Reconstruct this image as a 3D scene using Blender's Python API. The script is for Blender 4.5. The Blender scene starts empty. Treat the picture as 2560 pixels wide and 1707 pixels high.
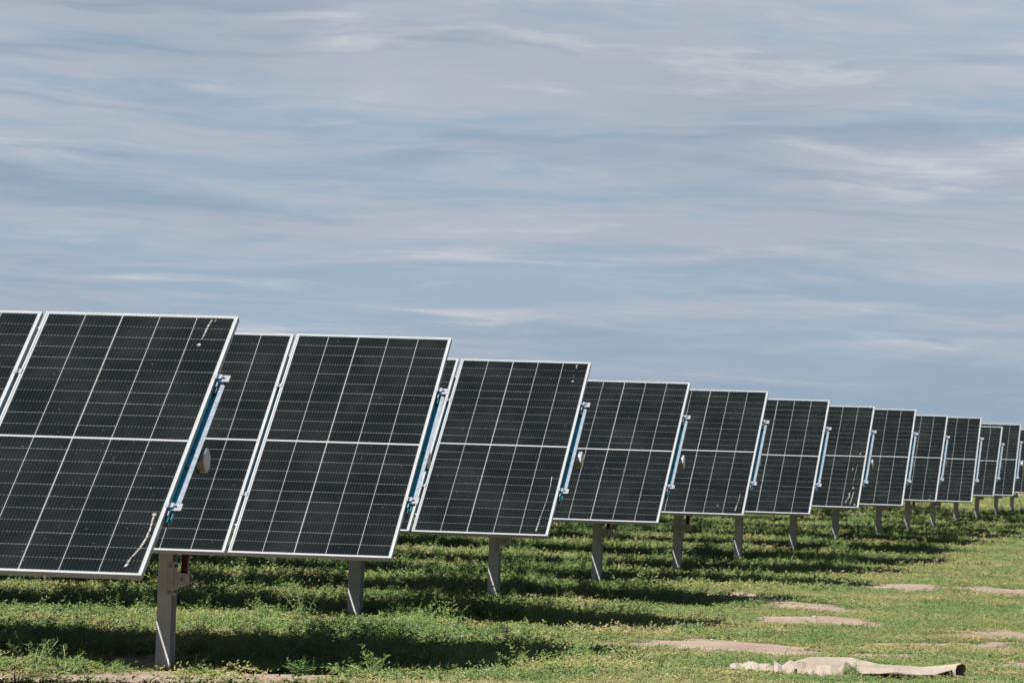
import bpy, bmesh, math, random
import numpy as np
from mathutils import Vector, Matrix

R = math.radians
S = bpy.context.scene
COL = S.collection
random.seed(7)
rng = np.random.default_rng(11)

# ------------------------------------------------------------------ camera
CZ = 1.505
PITCH, ROLL = 0.022321, 0.0306407
cam = bpy.data.cameras.new('camera')
cam.sensor_width = 36.0
cam.lens = 36.0 * 11527.0 / 2560.0
cam.clip_start, cam.clip_end = 0.5, 30000
cam.dof.use_dof = True
cam.dof.focus_distance = 31.0
cam.dof.aperture_fstop = 14.0
camo = bpy.data.objects.new('camera', cam)
COL.objects.link(camo)
_f = Vector((0, math.cos(PITCH), math.sin(PITCH)))
_u = Vector((0, -math.sin(PITCH), math.cos(PITCH)))
_r = Vector((1, 0, 0))
_R = math.cos(ROLL) * _r + math.sin(ROLL) * _u
_U = -math.sin(ROLL) * _r + math.cos(ROLL) * _u
M = Matrix((_R, _U, -_f)).transposed().to_4x4()
M.translation = (0, 0, CZ)
camo.matrix_world = M
S.camera = camo

# row frame: T along the torque tubes (to the right), HV horizontal across the rows (away)
A_T = -0.1756727
T = Vector((math.cos(A_T), math.sin(A_T), 0.0))
HV = Vector((-math.sin(A_T), math.cos(A_T), 0.0))
Z = Vector((0, 0, 1))

# ------------------------------------------------------------------ sun and sky
COTB = 0.72
lz = 1.0 / COTB
SUNLT = 0.356 * (lz + 0.727)
light_dir = (T * SUNLT + HV * 1.0 - Z * lz).normalized()      # direction in which sunlight travels
to_sun = -light_dir
SUN_EL = math.asin(to_sun.z)
SUN_AZ = math.atan2(to_sun.x, to_sun.y)
sun = bpy.data.lights.new('sun', 'SUN')
sun.energy = 5.0
sun.angle = R(0.5)
sun.color = (1.0, 0.95, 0.87)
suno = bpy.data.objects.new('sun', sun)
COL.objects.link(suno)
suno.rotation_euler = light_dir.to_track_quat('-Z', 'Y').to_euler()
suno.location = (-20, -20, 30)

S.view_settings.view_transform = 'Standard'
S.view_settings.look = 'None'
S.view_settings.exposure = 1.75
S.view_settings.gamma = 1.0
S.view_settings.use_curve_mapping = False


class NT:
    """small helper to write node trees"""
    def __init__(self, tree):
        self.t = tree
        tree.nodes.clear()

    def n(self, typ, **kw):
        nd = self.t.nodes.new(typ)
        for k, v in kw.items():
            setattr(nd, k, v)
        return nd

    def set(self, sock, v):
        if hasattr(v, 'default_value') or isinstance(v, bpy.types.NodeSocket):
            self.t.links.new(v, sock)
        elif v is not None:
            sock.default_value = v

    def m(self, op, a, b=None, c=None, clamp=False):
        nd = self.n('ShaderNodeMath', operation=op, use_clamp=clamp)
        for i, v in enumerate((a, b, c)):
            if v is not None:
                self.set(nd.inputs[i], v)
        return nd.outputs[0]

    def mix(self, f, a, b, blend='MIX'):
        nd = self.n('ShaderNodeMix', data_type='RGBA', blend_type=blend)
        self.set(nd.inputs[0], f)
        for i, v in ((6, a), (7, b)):
            if isinstance(v, tuple) and len(v) == 3:
                v = (*v, 1)
            self.set(nd.inputs[i], v)
        return nd.outputs[2]

    def noise(self, vec, scale, detail=3, rough=0.5, dist=0.0, out=0):
        nd = self.n('ShaderNodeTexNoise')
        if vec is not None:
            self.set(nd.inputs['Vector'], vec)
        nd.inputs['Scale'].default_value = scale
        nd.inputs['Detail'].default_value = detail
        nd.inputs['Roughness'].default_value = rough
        nd.inputs['Distortion'].default_value = dist
        return nd.outputs[out]

    def ramp(self, fac, stops):
        nd = self.n('ShaderNodeValToRGB')
        self.set(nd.inputs[0], fac)
        cr = nd.color_ramp
        while len(cr.elements) > 1:
            cr.elements.remove(cr.elements[-1])
        for i, (p, c) in enumerate(stops):
            e = cr.elements[0] if i == 0 else cr.elements.new(p)
            e.position = p
            e.color = (*c, 1) if len(c) == 3 else c
        return nd.outputs[0]

    def smooth(self, x, lo, hi):
        nd = self.n('ShaderNodeMapRange', interpolation_type='SMOOTHSTEP')
        self.set(nd.inputs[0], x)
        nd.inputs[1].default_value = lo
        nd.inputs[2].default_value = hi
        return nd.outputs[0]

    def comb(self, x, y, z):
        nd = self.n('ShaderNodeCombineXYZ')
        for i, v in enumerate((x, y, z)):
            self.set(nd.inputs[i], v)
        return nd.outputs[0]

    def sep(self, v):
        nd = self.n('ShaderNodeSeparateXYZ')
        self.set(nd.inputs[0], v)
        return nd.outputs


world = bpy.data.worlds.new('World')
S.world = world
world.use_nodes = True
w = NT(world.node_tree)
tc = w.n('ShaderNodeTexCoord').outputs['Generated']
dx, dy, dz = w.sep(tc)
sky = w.n('ShaderNodeTexSky', sky_type='NISHITA')
sky.sun_disc = False
sky.sun_elevation = SUN_EL
sky.sun_rotation = SUN_AZ
sky.air_density = 1.0
sky.dust_density = 1.6
sky.altitude = 300
SKY_K = 0.05
skyc = w.mix(1.0, sky.outputs[0], (SKY_K,) * 3, 'MULTIPLY')
# layered stratus: long bands of cloud, laid out by compass angle and height above the horizon
az = w.m('ARCTAN2', dx, dy)
el = w.m('ARCSINE', w.m('MINIMUM', w.m('MAXIMUM', dz, -1.0), 1.0))
elp = w.m('MULTIPLY', w.m('LOGARITHM', w.m('ADD', w.m('MAXIMUM', el, 0.0), 0.05), 2.718), 0.10)
warp = w.noise(w.comb(w.m('MULTIPLY', az, 9.0), w.m('MULTIPLY', elp, 60.0), 3.0), 1.0, 3, 0.5)
elw = w.m('ADD', elp, w.m('MULTIPLY', w.m('SUBTRACT', warp, 0.5), 0.014))
elw = w.m('ADD', elw, w.m('MULTIPLY', az, 0.012))
b1 = w.noise(w.comb(w.m('MULTIPLY', az, 6.5), w.m('MULTIPLY', elw, 110.0), 1.7), 1.0, 4, 0.55, 0.25)
b2 = w.noise(w.comb(w.m('MULTIPLY', az, 34.0), w.m('MULTIPLY', elw, 300.0), 8.2), 1.0, 6, 0.62, 0.35)
b4 = w.noise(w.comb(w.m('MULTIPLY', az, 60.0), w.m('MULTIPLY', elw, 620.0), 14.2), 1.0, 4, 0.6)
b3 = w.noise(w.comb(w.m('MULTIPLY', az, 17.0), w.m('MULTIPLY', elw, 170.0), 26.4), 1.0, 5, 0.58, 0.2)
cl = w.m('ADD', w.m('ADD', w.m('MULTIPLY', b1, 0.56), w.m('MULTIPLY', b2, 0.32)), w.m('MULTIPLY', b4, 0.12))
up = w.smooth(el, 0.005, 0.10)
cover = w.smooth(w.m('ADD', cl, w.m('MULTIPLY', up, 0.13)), 0.45, 0.64)
cover = w.m('MULTIPLY', cover, w.m('MULTIPLY_ADD', w.smooth(el, 0.15, 0.6), -0.65, 1.0))
bright = w.smooth(b3, 0.53, 0.72)
BLUE = (0.095, 0.124, 0.157)
GREY = (0.138, 0.149, 0.170)
WHITE = (0.205, 0.206, 0.211)
# the veil of thin cloud is thick towards the horizon and opens overhead
veil = w.mix(w.m('MULTIPLY_ADD', w.smooth(el, 0.10, 0.55), -0.82, 0.94), skyc, BLUE)
c1 = w.mix(w.m('MULTIPLY', cover, 0.88), veil, GREY)
c2 = w.mix(w.m('MULTIPLY', w.m('MULTIPLY', bright, cover), 0.65), c1, WHITE)
b0 = w.noise(w.comb(w.m('MULTIPLY', az, 11.0), w.m('MULTIPLY', elw, 38.0), 5.1), 1.0, 3, 0.5)
b5 = w.noise(w.comb(w.m('MULTIPLY', az, 8.0), w.m('MULTIPLY', elw, 150.0), 33.7), 1.0, 4, 0.55, 0.15)
c2 = w.mix(w.m('MULTIPLY', w.smooth(b5, 0.53, 0.68), up), c2, w.mix(1.0, c2, (0.80, 0.84, 0.89), 'MULTIPLY'))
c2 = w.mix(1.0, c2, w.ramp(b0, [(0.3, (0.90, 0.92, 0.93)), (0.7, (1.08, 1.07, 1.06))]), 'MULTIPLY')
bg = w.n('ShaderNodeBackground')
w.set(bg.inputs[0], c2)
bg.inputs[1].default_value = 1.0
w.t.links.new(bg.outputs[0], w.n('ShaderNodeOutputWorld').inputs[0])


# ------------------------------------------------------------------ helpers
def tag(o, label=None, cat=None, group=None, kind=None):
    if label: o['label'] = label
    if cat: o['category'] = cat
    if group: o['group'] = group
    if kind: o['kind'] = kind
    return o


def empty(name, loc, rot=(0, 0, 0)):
    o = bpy.data.objects.new(name, None)
    o.empty_display_size = 0.3
    o.location = loc
    o.rotation_euler = rot
    COL.objects.link(o)
    return o


def link(name, me, parent=None, loc=(0, 0, 0)):
    o = bpy.data.objects.new(name, me)
    COL.objects.link(o)
    if parent:
        o.parent = parent
    o.location = loc
    return o


def mesh_from(name, bm, mats, smooth=False):
    me = bpy.data.meshes.new(name)
    bm.normal_update()
    bm.to_mesh(me)
    bm.free()
    for m_ in mats:
        me.materials.append(m_)
    if smooth:
        for p in me.polygons:
            p.use_smooth = True
    return me


def box(bm, lo, hi, mi=0, bevel=0.0, mat=None):
    r = bmesh.ops.create_cube(bm, size=1.0)
    vs = r['verts']
    for v in vs:
        v.co = Vector([(lo[i] + hi[i]) / 2 + v.co[i] * (hi[i] - lo[i]) for i in range(3)])
    fs = list({f for v in vs for f in v.link_faces})
    for f in fs:
        f.material_index = mi
    if bevel:
        es = list({e for v in vs for e in v.link_edges})
        q = bmesh.ops.bevel(bm, geom=es, offset=bevel, segments=1, affect='EDGES', clamp_overlap=True)
        for f in q['faces']:
            f.material_index = mi
        vs = list({v for f in q['faces'] for v in f.verts} | {v for v in vs if v.is_valid})
    if mat is not None:
        bmesh.ops.transform(bm, matrix=mat, verts=[v for v in vs if v.is_valid])


def prism(bm, prof, axis, a, b, mi=0, cap=True):
    """extrude a 2-D outline along axis 0/1/2 from a to b; prof given in the other two axes, in order"""
    def P(p, t):
        c = [0, 0, 0]
        o = [i for i in range(3) if i != axis]
        c[o[0]], c[o[1]], c[axis] = p[0], p[1], t
        return bm.verts.new(c)
    A = [P(p, a) for p in prof]
    B = [P(p, b) for p in prof]
    n = len(prof)
    fs = []
    for i in range(n):
        fs.append(bm.faces.new((A[i], A[(i + 1) % n], B[(i + 1) % n], B[i])))
    if cap:
        fs.append(bm.faces.new(A[::-1]))
        fs.append(bm.faces.new(B))
    for f in fs:
        f.material_index = mi
    bmesh.ops.recalc_face_normals(bm, faces=fs)
    return fs


def tube(bm, p, q, r, n=14, mi=0, r2=None):
    p, q = Vector(p), Vector(q)
    d = (q - p)
    m_ = Matrix.Translation((p + q) / 2) @ d.to_track_quat('Z', 'Y').to_matrix().to_4x4()
    g = bmesh.ops.create_cone(bm, cap_ends=True, segments=n, radius1=r, radius2=r if r2 is None else r2,
                              depth=d.length, matrix=m_)
    for f in {f for v in g['verts'] for f in v.link_faces}:
        f.material_index = mi


# ------------------------------------------------------------------ materials
def new_mat(name):
    m_ = bpy.data.materials.new(name)
    m_.use_nodes = True
    return m_, NT(m_.node_tree)


def finish(nt, color, rough=0.5, metal=0.0, spec=0.5, normal=None):
    b = nt.n('ShaderNodeBsdfPrincipled')
    nt.set(b.inputs['Base Color'], (*color, 1) if isinstance(color, tuple) and len(color) == 3 else color)
    nt.set(b.inputs['Roughness'], rough)
    nt.set(b.inputs['Metallic'], metal)
    nt.set(b.inputs['Specular IOR Level'], spec)
    if normal is not None:
        nt.set(b.inputs['Normal'], normal)
    o = nt.n('ShaderNodeOutputMaterial')
    nt.t.links.new(b.outputs[0], o.inputs[0])
    return b


def bump(nt, h, strength=0.3, dist=0.01):
    b = nt.n('ShaderNodeBump')
    b.inputs['Strength'].default_value = strength
    b.inputs['Distance'].default_value = dist
    nt.set(b.inputs['Height'], h)
    return b.outputs[0]


def metal_mat(name, c0, c1, scale, rough=0.5, metal=0.4, spangle=0.0):
    m_, nt = new_mat(name)
    co = nt.n('ShaderNodeTexCoord').outputs['Object']
    a = nt.noise(co, scale, 4, 0.6)
    col = nt.mix(nt.smooth(a, 0.3, 0.7), c0, c1)
    if spangle:
        v = nt.n('ShaderNodeTexVoronoi')
        nt.set(v.inputs['Vector'], co)
        v.inputs['Scale'].default_value = spangle
        g = nt.sep(v.outputs['Color'])[0]
        col = nt.mix(0.22, col, nt.ramp(g, [(0, (0.25, 0.25, 0.25)), (1, (1, 1, 1))]), 'MULTIPLY')
    finish(nt, col, nt.m('ADD', nt.m('MULTIPLY', a, 0.2), rough - 0.1), metal)
    return m_


M_ALU = metal_mat('anodised_aluminium', (0.1791, 0.1914, 0.2046), (0.2010, 0.2134, 0.2265), 6, 0.5, 0.2)
M_GALV = metal_mat('galvanised_flange', (0.0987, 0.1217, 0.1480), (0.1447, 0.1710, 0.2006), 40, 0.55, 0.3, 260)
M_BLUE = metal_mat('sky_tinted_channel', (0.0185, 0.1722, 0.2310), (0.0252, 0.2100, 0.2772), 12, 0.45, 0.25)  # sky reflection in the shaded trough, painted into the base colour
M_BLUECLIP = metal_mat('sky_tinted_clip', (0.0165, 0.0935, 0.1760), (0.0275, 0.1320, 0.2310), 30, 0.4, 0.2)  # bare zinc with the reflected sky blue painted into its colour
M_TEAL = metal_mat('dark_sky_tint', (0.006, 0.045, 0.062), (0.01, 0.065, 0.085), 20, 0.5, 0.1)  # darker copy of the painted sky reflection, for the tail below the clamp
M_CLIP = metal_mat('zinc_clip', (0.1564, 0.1642, 0.1877), (0.1838, 0.1955, 0.2190), 40, 0.45, 0.35)
M_TUBE = metal_mat('zinc_tube', (0.2520, 0.2604, 0.2604), (0.3360, 0.3444, 0.3444), 15, 0.38, 0.75, 90)
M_RED = metal_mat('red_paint', (0.0605, 0.0077, 0.0055), (0.0770, 0.0099, 0.0066), 20, 0.4, 0.0)
M_BRK = metal_mat('cast_bracket', (0.2791, 0.2726, 0.2593), (0.3456, 0.3390, 0.3190), 25, 0.5, 0.35)
M_BOLT = metal_mat('dark_bolt', (0.10, 0.10, 0.10), (0.18, 0.18, 0.18), 60, 0.45, 0.5)
M_CAP = metal_mat('cap_zinc', (0.27, 0.275, 0.28), (0.34, 0.34, 0.335), 18, 0.5, 0.2)
M_BACK = metal_mat('white_backsheet', (0.1955, 0.1994, 0.2033), (0.2150, 0.2190, 0.2229), 3, 0.5, 0.0)

# galvanised post with runs and rust specks
M_POST, nt = new_mat('galvanised_post')
co = nt.n('ShaderNodeTexCoord').outputs['Object']
ox, oy, oz = nt.sep(co)
a = nt.noise(co, 5.0, 5, 0.65)
streak = nt.noise(nt.comb(nt.m('MULTIPLY', ox, 45.0), nt.m('MULTIPLY', oy, 45.0), nt.m('MULTIPLY', oz, 2.2)), 1.0, 3, 0.6)
col = nt.mix(nt.smooth(a, 0.35, 0.7), (0.30, 0.30, 0.30), (0.40, 0.40, 0.395))
col = nt.mix(nt.m('MULTIPLY', nt.smooth(streak, 0.55, 0.8), 0.3), col, (0.30, 0.30, 0.30))
sp = nt.noise(co, 55.0, 2, 0.5)
col = nt.mix(nt.m('MULTIPLY', nt.smooth(sp, 0.72, 0.78), 0.6), col, (0.16, 0.10, 0.06))
finish(nt, col, 0.55, 0.0)

# photovoltaic cells under glass: 5 columns of 22 half cells
GW, GL = 1.074, 2.362            # glass seen inside the frame lip
MARG = 0.009
M_CELL, nt = new_mat('photovoltaic_glass')
uv = nt.n('ShaderNodeUVMap', uv_map='cells').outputs[0]
u_, v_, _ = nt.sep(uv)
objr = nt.n('ShaderNodeObjectInfo').outputs['Random']
PX = (GW - 2 * MARG - 0.003) / 5
uu = nt.m('SUBTRACT', u_, MARG)
past = nt.m('GREATER_THAN', uu, 2 * PX + 0.0005)
uu = nt.m('SUBTRACT', uu, nt.m('MULTIPLY', past, 0.003))
ci = nt.m('FLOOR', nt.m('DIVIDE', uu, PX))
fx = nt.m('SUBTRACT', uu, nt.m('MULTIPLY', ci, PX))
GAPC = 0.0030
incol = nt.m('MULTIPLY', nt.m('GREATER_THAN', fx, GAPC / 2), nt.m('LESS_THAN', fx, PX - GAPC / 2))
HALFG = 0.0075
vc = nt.m('SUBTRACT', v_, GL / 2)
av = nt.m('SUBTRACT', nt.m('ABSOLUTE', vc), HALFG)
PY = (GL / 2 - MARG - HALFG) / 11
ri = nt.m('FLOOR', nt.m('DIVIDE', av, PY))
fy = nt.m('SUBTRACT', av, nt.m('MULTIPLY', ri, PY))
inside = nt.m('MULTIPLY', nt.m('GREATER_THAN', av, 0.0), nt.m('LESS_THAN', av, 11 * PY))
inside = nt.m('MULTIPLY', inside, nt.m('MULTIPLY', nt.m('GREATER_THAN', uu, 0.0), nt.m('LESS_THAN', uu, 5 * PX)))
incell = nt.m('MULTIPLY', inside, incol)
# distance to the nearest row gap
dgap = nt.m('MINIMUM', fy, nt.m('SUBTRACT', PY, fy))
rowgap = nt.m('LESS_THAN', dgap, 0.0011)
gid = nt.m('ROUND', nt.m('DIVIDE', av, PY))
sgn = nt.m('SIGN', vc)
wn = nt.n('ShaderNodeTexWhiteNoise', noise_dimensions='4D')
nt.set(wn.inputs['Vector'], nt.comb(ci, nt.m('MULTIPLY', gid, sgn), 3.3))
nt.set(wn.inputs['W'], nt.m('MULTIPLY', objr, 91.7))
gb = nt.m('MULTIPLY_ADD', nt.m('POWER', wn.outputs['Value'], 1.3), 0.80, 0.12)
rowline = nt.m('MULTIPLY', rowgap, gb)
# busbars
NB = 11
bp_ = (PX - GAPC) / NB
bx = nt.m('DIVIDE', nt.m('SUBTRACT', fx, GAPC / 2), bp_)
bfx = nt.m('ABSOLUTE', nt.m('SUBTRACT', nt.m('FRACT', bx), 0.5))
bus = nt.m('LESS_THAN', bfx, 0.5 * 0.0011 / bp_)
tick = nt.m('MULTIPLY', nt.m('LESS_THAN', bfx, 0.5 * 0.0026 / bp_), nt.m('LESS_THAN', dgap, 0.0075))
dash = nt.m('LESS_THAN', nt.m('FRACT', nt.m('DIVIDE', fy, 0.0125)), 0.35)
busv = nt.m('MULTIPLY', bus, nt.m('MULTIPLY_ADD', dash, 0.16, 0.09))
# cell tone and dust
wc = nt.n('ShaderNodeTexWhiteNoise', noise_dimensions='4D')
nt.set(wc.inputs['Vector'], nt.comb(ci, nt.m('MULTIPLY', nt.m('ADD', ri, 1.0), sgn), 7.7))
nt.set(wc.inputs['W'], nt.m('MULTIPLY', objr, 17.3))
tone = nt.mix(wc.outputs['Value'], (0.0013, 0.0022, 0.0022), (0.0023, 0.0032, 0.0031))
shift = nt.comb(nt.m('MULTIPLY', objr, 60.0), nt.m('MULTIPLY', objr, 23.0), 0.0)
va = nt.n('ShaderNodeVectorMath', operation='ADD')
nt.set(va.inputs[0], uv); nt.set(va.inputs[1], shift)
pv = va.outputs[0]
film = nt.noise(pv, 2.2, 5, 0.6)
tone = nt.mix(nt.m('MULTIPLY', nt.smooth(film, 0.35, 0.8), 0.016), tone, (0.25, 0.25, 0.23))
col = nt.mix(nt.m('ADD', busv, nt.m('MULTIPLY', tick, 0.30), clamp=True), tone, (0.0880, 0.0929, 0.0929))
col = nt.mix(rowline, col, (0.0880, 0.0905, 0.0905))
col = nt.mix(incell, (0.1595, 0.1650, 0.1705), col)
vo = nt.n('ShaderNodeTexVoronoi')
nt.set(vo.inputs['Vector'], pv)
vo.inputs['Scale'].default_value = 42.0
vr = nt.sep(vo.outputs['Color'])
speck = nt.m('LESS_THAN', vo.outputs['Distance'], nt.m('MULTIPLY_ADD', vr[0], 0.16, -0.03))
speck = nt.m('MULTIPLY', speck, nt.m('GREATER_THAN', vr[1], 0.55))
col = nt.mix(nt.m('MULTIPLY', speck, nt.m('MULTIPLY', vr[2], 0.22)), col, (0.36, 0.35, 0.32))
b = finish(nt, col, 0.22, 0.0, 0.12)

# leaves
def leaf_mat(name, green, mid, dry, bias=0.0):
    m_, nt = new_mat(name)
    pos = nt.n('ShaderNodeNewGeometry').outputs['Position']
    big = nt.noise(pos, 0.55, 3, 0.6)
    sm = nt.noise(pos, 6.0, 2, 0.5)
    rnd = nt.n('ShaderNodeObjectInfo').outputs['Random']
    at = nt.n('ShaderNodeAttribute', attribute_name='tint').outputs['Fac']
    f = nt.m('ADD', nt.m('MULTIPLY', nt.smooth(big, 0.25, 0.75), 0.7), nt.m('MULTIPLY', sm, 0.5))
    f = nt.m('ADD', f, nt.m('MULTIPLY', rnd, 0.35))
    f = nt.m('ADD', f, nt.m('MULTIPLY', at, 0.40))
    f = nt.m('ADD', f, bias - 0.55)
    col = nt.ramp(f, [(0.05, green), (0.5, mid), (0.95, dry)])
    d = nt.n('ShaderNodeBsdfPrincipled')
    nt.set(d.inputs['Base Color'], col)
    d.inputs['Roughness'].default_value = 0.55
    d.inputs['Specular IOR Level'].default_value = 0.3
    tr = nt.n('ShaderNodeBsdfTranslucent')
    nt.set(tr.inputs[0], nt.mix(0.5, col, (0.16, 0.2, 0.03)))
    mx = nt.n('ShaderNodeMixShader')
    mx.inputs[0].default_value = 0.15
    nt.t.links.new(d.outputs[0], mx.inputs[1])
    nt.t.links.new(tr.outputs[0], mx.inputs[2])
    nt.t.links.new(mx.outputs[0], nt.n('ShaderNodeOutputMaterial').inputs[0])
    return m_


M_LEAF = leaf_mat('weed_leaves', (0.036, 0.082, 0.016), (0.088, 0.130, 0.027), (0.170, 0.158, 0.044), -0.06)
M_MAT = leaf_mat('low_mat_leaves', (0.030, 0.070, 0.013), (0.078, 0.098, 0.024), (0.185, 0.145, 0.066), 0.02)
M_STRAW = leaf_mat('dry_blades', (0.1049, 0.0928, 0.0444), (0.1533, 0.1290, 0.0726), (0.1936, 0.1613, 0.1049), 0.1)
M_STEM = metal_mat('weed_stem', (0.13, 0.13, 0.06), (0.20, 0.16, 0.08), 12, 0.7, 0.0)

# ------------------------------------------------------------------ ground
ROWS = [  # end of each row: x, y, z (relative to the camera height), tilt
    (-1.67799, 24.42355, -0.03033, 0.61726), (-0.58131, 30.98626, -0.01783, 0.67332),
    (0.49540, 37.37840, -0.00326, 0.63499), (1.60689, 44.68721, -0.01424, 0.60753),
    (2.73082, 50.91901, 0.00205, 0.61237), (3.84154, 56.87823, -0.02562, 0.63059),
    (4.92510, 63.43121, -0.01220, 0.62405), (6.08002, 69.94256, -0.00259, 0.65721),
    (7.19953, 76.58397, -0.00053, 0.63837), (8.43862, 83.12194, -0.00920, 0.69185),
    (9.56417, 90.06312, -0.02833, 0.60281), (10.70627, 97.08434, 0.00921, 0.67980),
    (11.86, 103.95, -0.01, 0.64), (13.02, 110.7, -0.02, 0.65), (14.2, 117.5, 0.0, 0.63),
    (15.35, 124.3, -0.01, 0.66)]
HK = np.array([Vector(r[:3]).dot(HV) for r in ROWS])
TK = np.array([Vector(r[:3]).dot(T) for r in ROWS])

_k = rng.uniform(0, 6.28, (12, 3))
_d = rng.uniform(0, 6.28, 12)


def waves(x, y):
    z = 0.0
    for i in range(6):
        s = (0.18, 0.27, 0.45, 0.7, 1.3, 2.1)[i]
        am = (0.020, 0.016, 0.014, 0.012, 0.008, 0.006)[i]
        z = z + am * np.sin(s * (x * np.cos(_d[i]) + y * np.sin(_d[i])) + _k[i, 0])
        z = z + am * np.sin(s * (x * np.cos(_d[i + 6]) + y * np.sin(_d[i + 6])) + _k[i, 1])
    return z * 0.6


def ground_z(x, y):
    x = np.asarray(x, float); y = np.asarray(y, float)
    z = waves(x, y)
    near = np.clip((200 - y) / 80, 0, 1)
    z = z * near
    # hollow washed out round the nearest post
    z = z - 0.10 * np.exp(-(((x + 2.4) / 2.6) ** 2 + ((y - 30.9) / 2.4) ** 2))
    z = z + 0.035 * np.exp(-(((x + 1.2) / 1.8) ** 2 + ((y - 37.5) / 1.8) ** 2))
    for (cx, cy, rx, ry, s) in BARE:
        z = z + 0.018 * s * np.exp(-((((x - cx) / (rx * 1.1)) ** 2 + ((y - cy) / (ry * .9 + .2)) ** 2)) ** 1.5) * (cy > 32.5)
    z = z - 0.05 * np.exp(-(((x + 3.6) / 1.6) ** 2 + ((y - 28.0) / 1.4) ** 2))
    return z


# bare patches of sand: x, y, half width, half depth, strength
BARE = [(2.93, 45.5, 0.42, 0.85, 1), (2.82, 41.8, 0.36, 0.75, 1), (1.50, 35.7, 0.44, 0.75, 1), (1.9, 35.3, 0.35, 0.5, .9),
        (4.25, 39.5, 0.48, 0.75, 1), (3.38, 36.8, 0.58, 0.42, 1), (3.03, 34.7, 0.33, 0.30, .9),
        (4.60, 53.0, 0.62, 1.1, 1), (5.6, 52.2, 0.6, 1.3, 1), (2.36, 47.3, 0.36, 1.2, 1),
        (3.80, 33.7, 0.2, 0.4, .9), (5.15, 46.2, 0.26, 0.7, .8), (2.9, 31.2, 0.9, 0.3, .5),
        (-2.15, 29.0, 1.65, 2.2, 1), (-2.45, 31.7, 0.45, 0.9, 1), (-0.95, 29.3, 0.5, 0.9, 1), (-1.4, 30.6, 0.5, 0.4, 1),
        (-0.35, 36.2, 0.25, 0.6, .8), (0.45, 40.6, 0.3, 0.6, .7), (7.2, 66.0, 0.6, 1.2, .8), (6.4, 60.2, 0.5, 0.9, .7),
        (-3.2, 28.9, 0.8, 1.1, .95), (0.2, 31.0, 0.5, 0.22, .7)]


def vnoise(x, y, s, seed=0):
    """cheap smooth value noise with numpy"""
    x = np.asarray(x, float) * s; y = np.asarray(y, float) * s
    xi = np.floor(x).astype(np.int64); yi = np.floor(y).astype(np.int64)
    fx_ = x - xi; fy_ = y - yi
    fx_ = fx_ * fx_ * (3 - 2 * fx_); fy_ = fy_ * fy_ * (3 - 2 * fy_)

    def h(a, b_):
        n_ = (a * 374761393 + b_ * 668265263 + seed * 1442695041) & 0x7fffffff
        n_ = ((n_ ^ (n_ >> 13)) * 1274126177) & 0x7fffffff
        return ((n_ ^ (n_ >> 16)) & 0xffff) / 65535.0
    return (h(xi, yi) * (1 - fx_) + h(xi + 1, yi) * fx_) * (1 - fy_) + (h(xi, yi + 1) * (1 - fx_) + h(xi + 1, yi + 1) * fx_) * fy_


BARE = [(a, b - (.45 if i < 13 else 0), c * (1.35 if i < 13 else 1), d * (1.75 if i < 13 else 1), e) for i, (a, b, c, d, e) in enumerate(BARE)]


def bare(x, y):
    x = np.asarray(x, float); y = np.asarray(y, float)
    wob = (vnoise(x, y, 2.3, 1) - 0.5) * 0.9 + (vnoise(x, y, 6.1, 2) - 0.5) * 1.2
    b_ = np.zeros_like(x)
    for (cx, cy, rx, ry, s) in BARE:
        d = np.sqrt(((x - cx) / rx) ** 2 + ((y - cy) / ry) ** 2)
        b_ = np.maximum(b_, s * np.clip((1.12 + wob - d) / 0.25, 0, 1))
    return b_


def zone(x, y):
    """(how far under the rows, phase across the rows) of a ground point"""
    t_ = x * T.x + y * T.y
    h_ = x * HV.x + y * HV.y
    k = np.clip(np.searchsorted(HK, h_ + 1.2) - 1, 0, len(HK) - 1)
    return t_ - TK[k], h_ - HK[k]


def axis_vals(segs):
    v = []
    for a_, b_, st in segs:
        v += list(np.arange(a_, b_, st))
    return np.array(v + [segs[-1][1]])


gx = axis_vals([(-6000, -400, 800), (-400, -40, 40), (-40, -9, 2), (-9, 10, 0.16), (10, 40, 1.5), (40, 400, 40), (400, 6000, 800)])
gy = axis_vals([(-3000, -200, 400), (-200, 0, 25), (0, 24, 2), (24, 50, 0.16), (50, 90, 0.4), (90, 180, 2.0), (180, 400, 20), (400, 9000, 500)])
GX, GY = np.meshgrid(gx, gy)
GZ = ground_z(GX, GY)
far = (np.abs(GX) > 60) | (GY < 0) | (GY > 210)
GZ[far] = 0.0
nx, ny = len(gx), len(gy)
verts = np.stack([GX.ravel(), GY.ravel(), GZ.ravel()], 1)
idx = np.arange(nx * ny).reshape(ny, nx)
quads = np.stack([idx[:-1, :-1].ravel(), idx[:-1, 1:].ravel(), idx[1:, 1:].ravel(), idx[1:, :-1].ravel()], 1)
gme = bpy.data.meshes.new('ground')
gme.from_pydata(verts.tolist(), [], quads.tolist())
gme.polygons.foreach_set('use_smooth', np.ones(len(quads), bool))
att = gme.attributes.new('cover', 'FLOAT', 'POINT')
cv = (1 - bare(GX.ravel(), GY.ravel())) * np.clip((182 - GY.ravel()) / 10, 0, 1) * (GY.ravel() > -60)
att.data.foreach_set('value', cv)
M_GND, nt = new_mat('sandy_soil')
pos = nt.n('ShaderNodeNewGeometry').outputs['Position']
a = nt.noise(pos, 1.3, 6, 0.6)
fine = nt.noise(pos, 38.0, 4, 0.7)
sand = nt.mix(nt.smooth(a, 0.3, 0.7), (0.132, 0.103, 0.080), (0.182, 0.146, 0.117))
sand = nt.mix(nt.m('MULTIPLY', nt.smooth(fine, 0.55, 0.75), 0.35), sand, (0.1401, 0.0987, 0.0701))
litter = nt.mix(nt.smooth(nt.noise(pos, 14.0, 4, 0.7), 0.35, 0.65), (0.0712, 0.0658, 0.0302), (0.1535, 0.1234, 0.0685))
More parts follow.
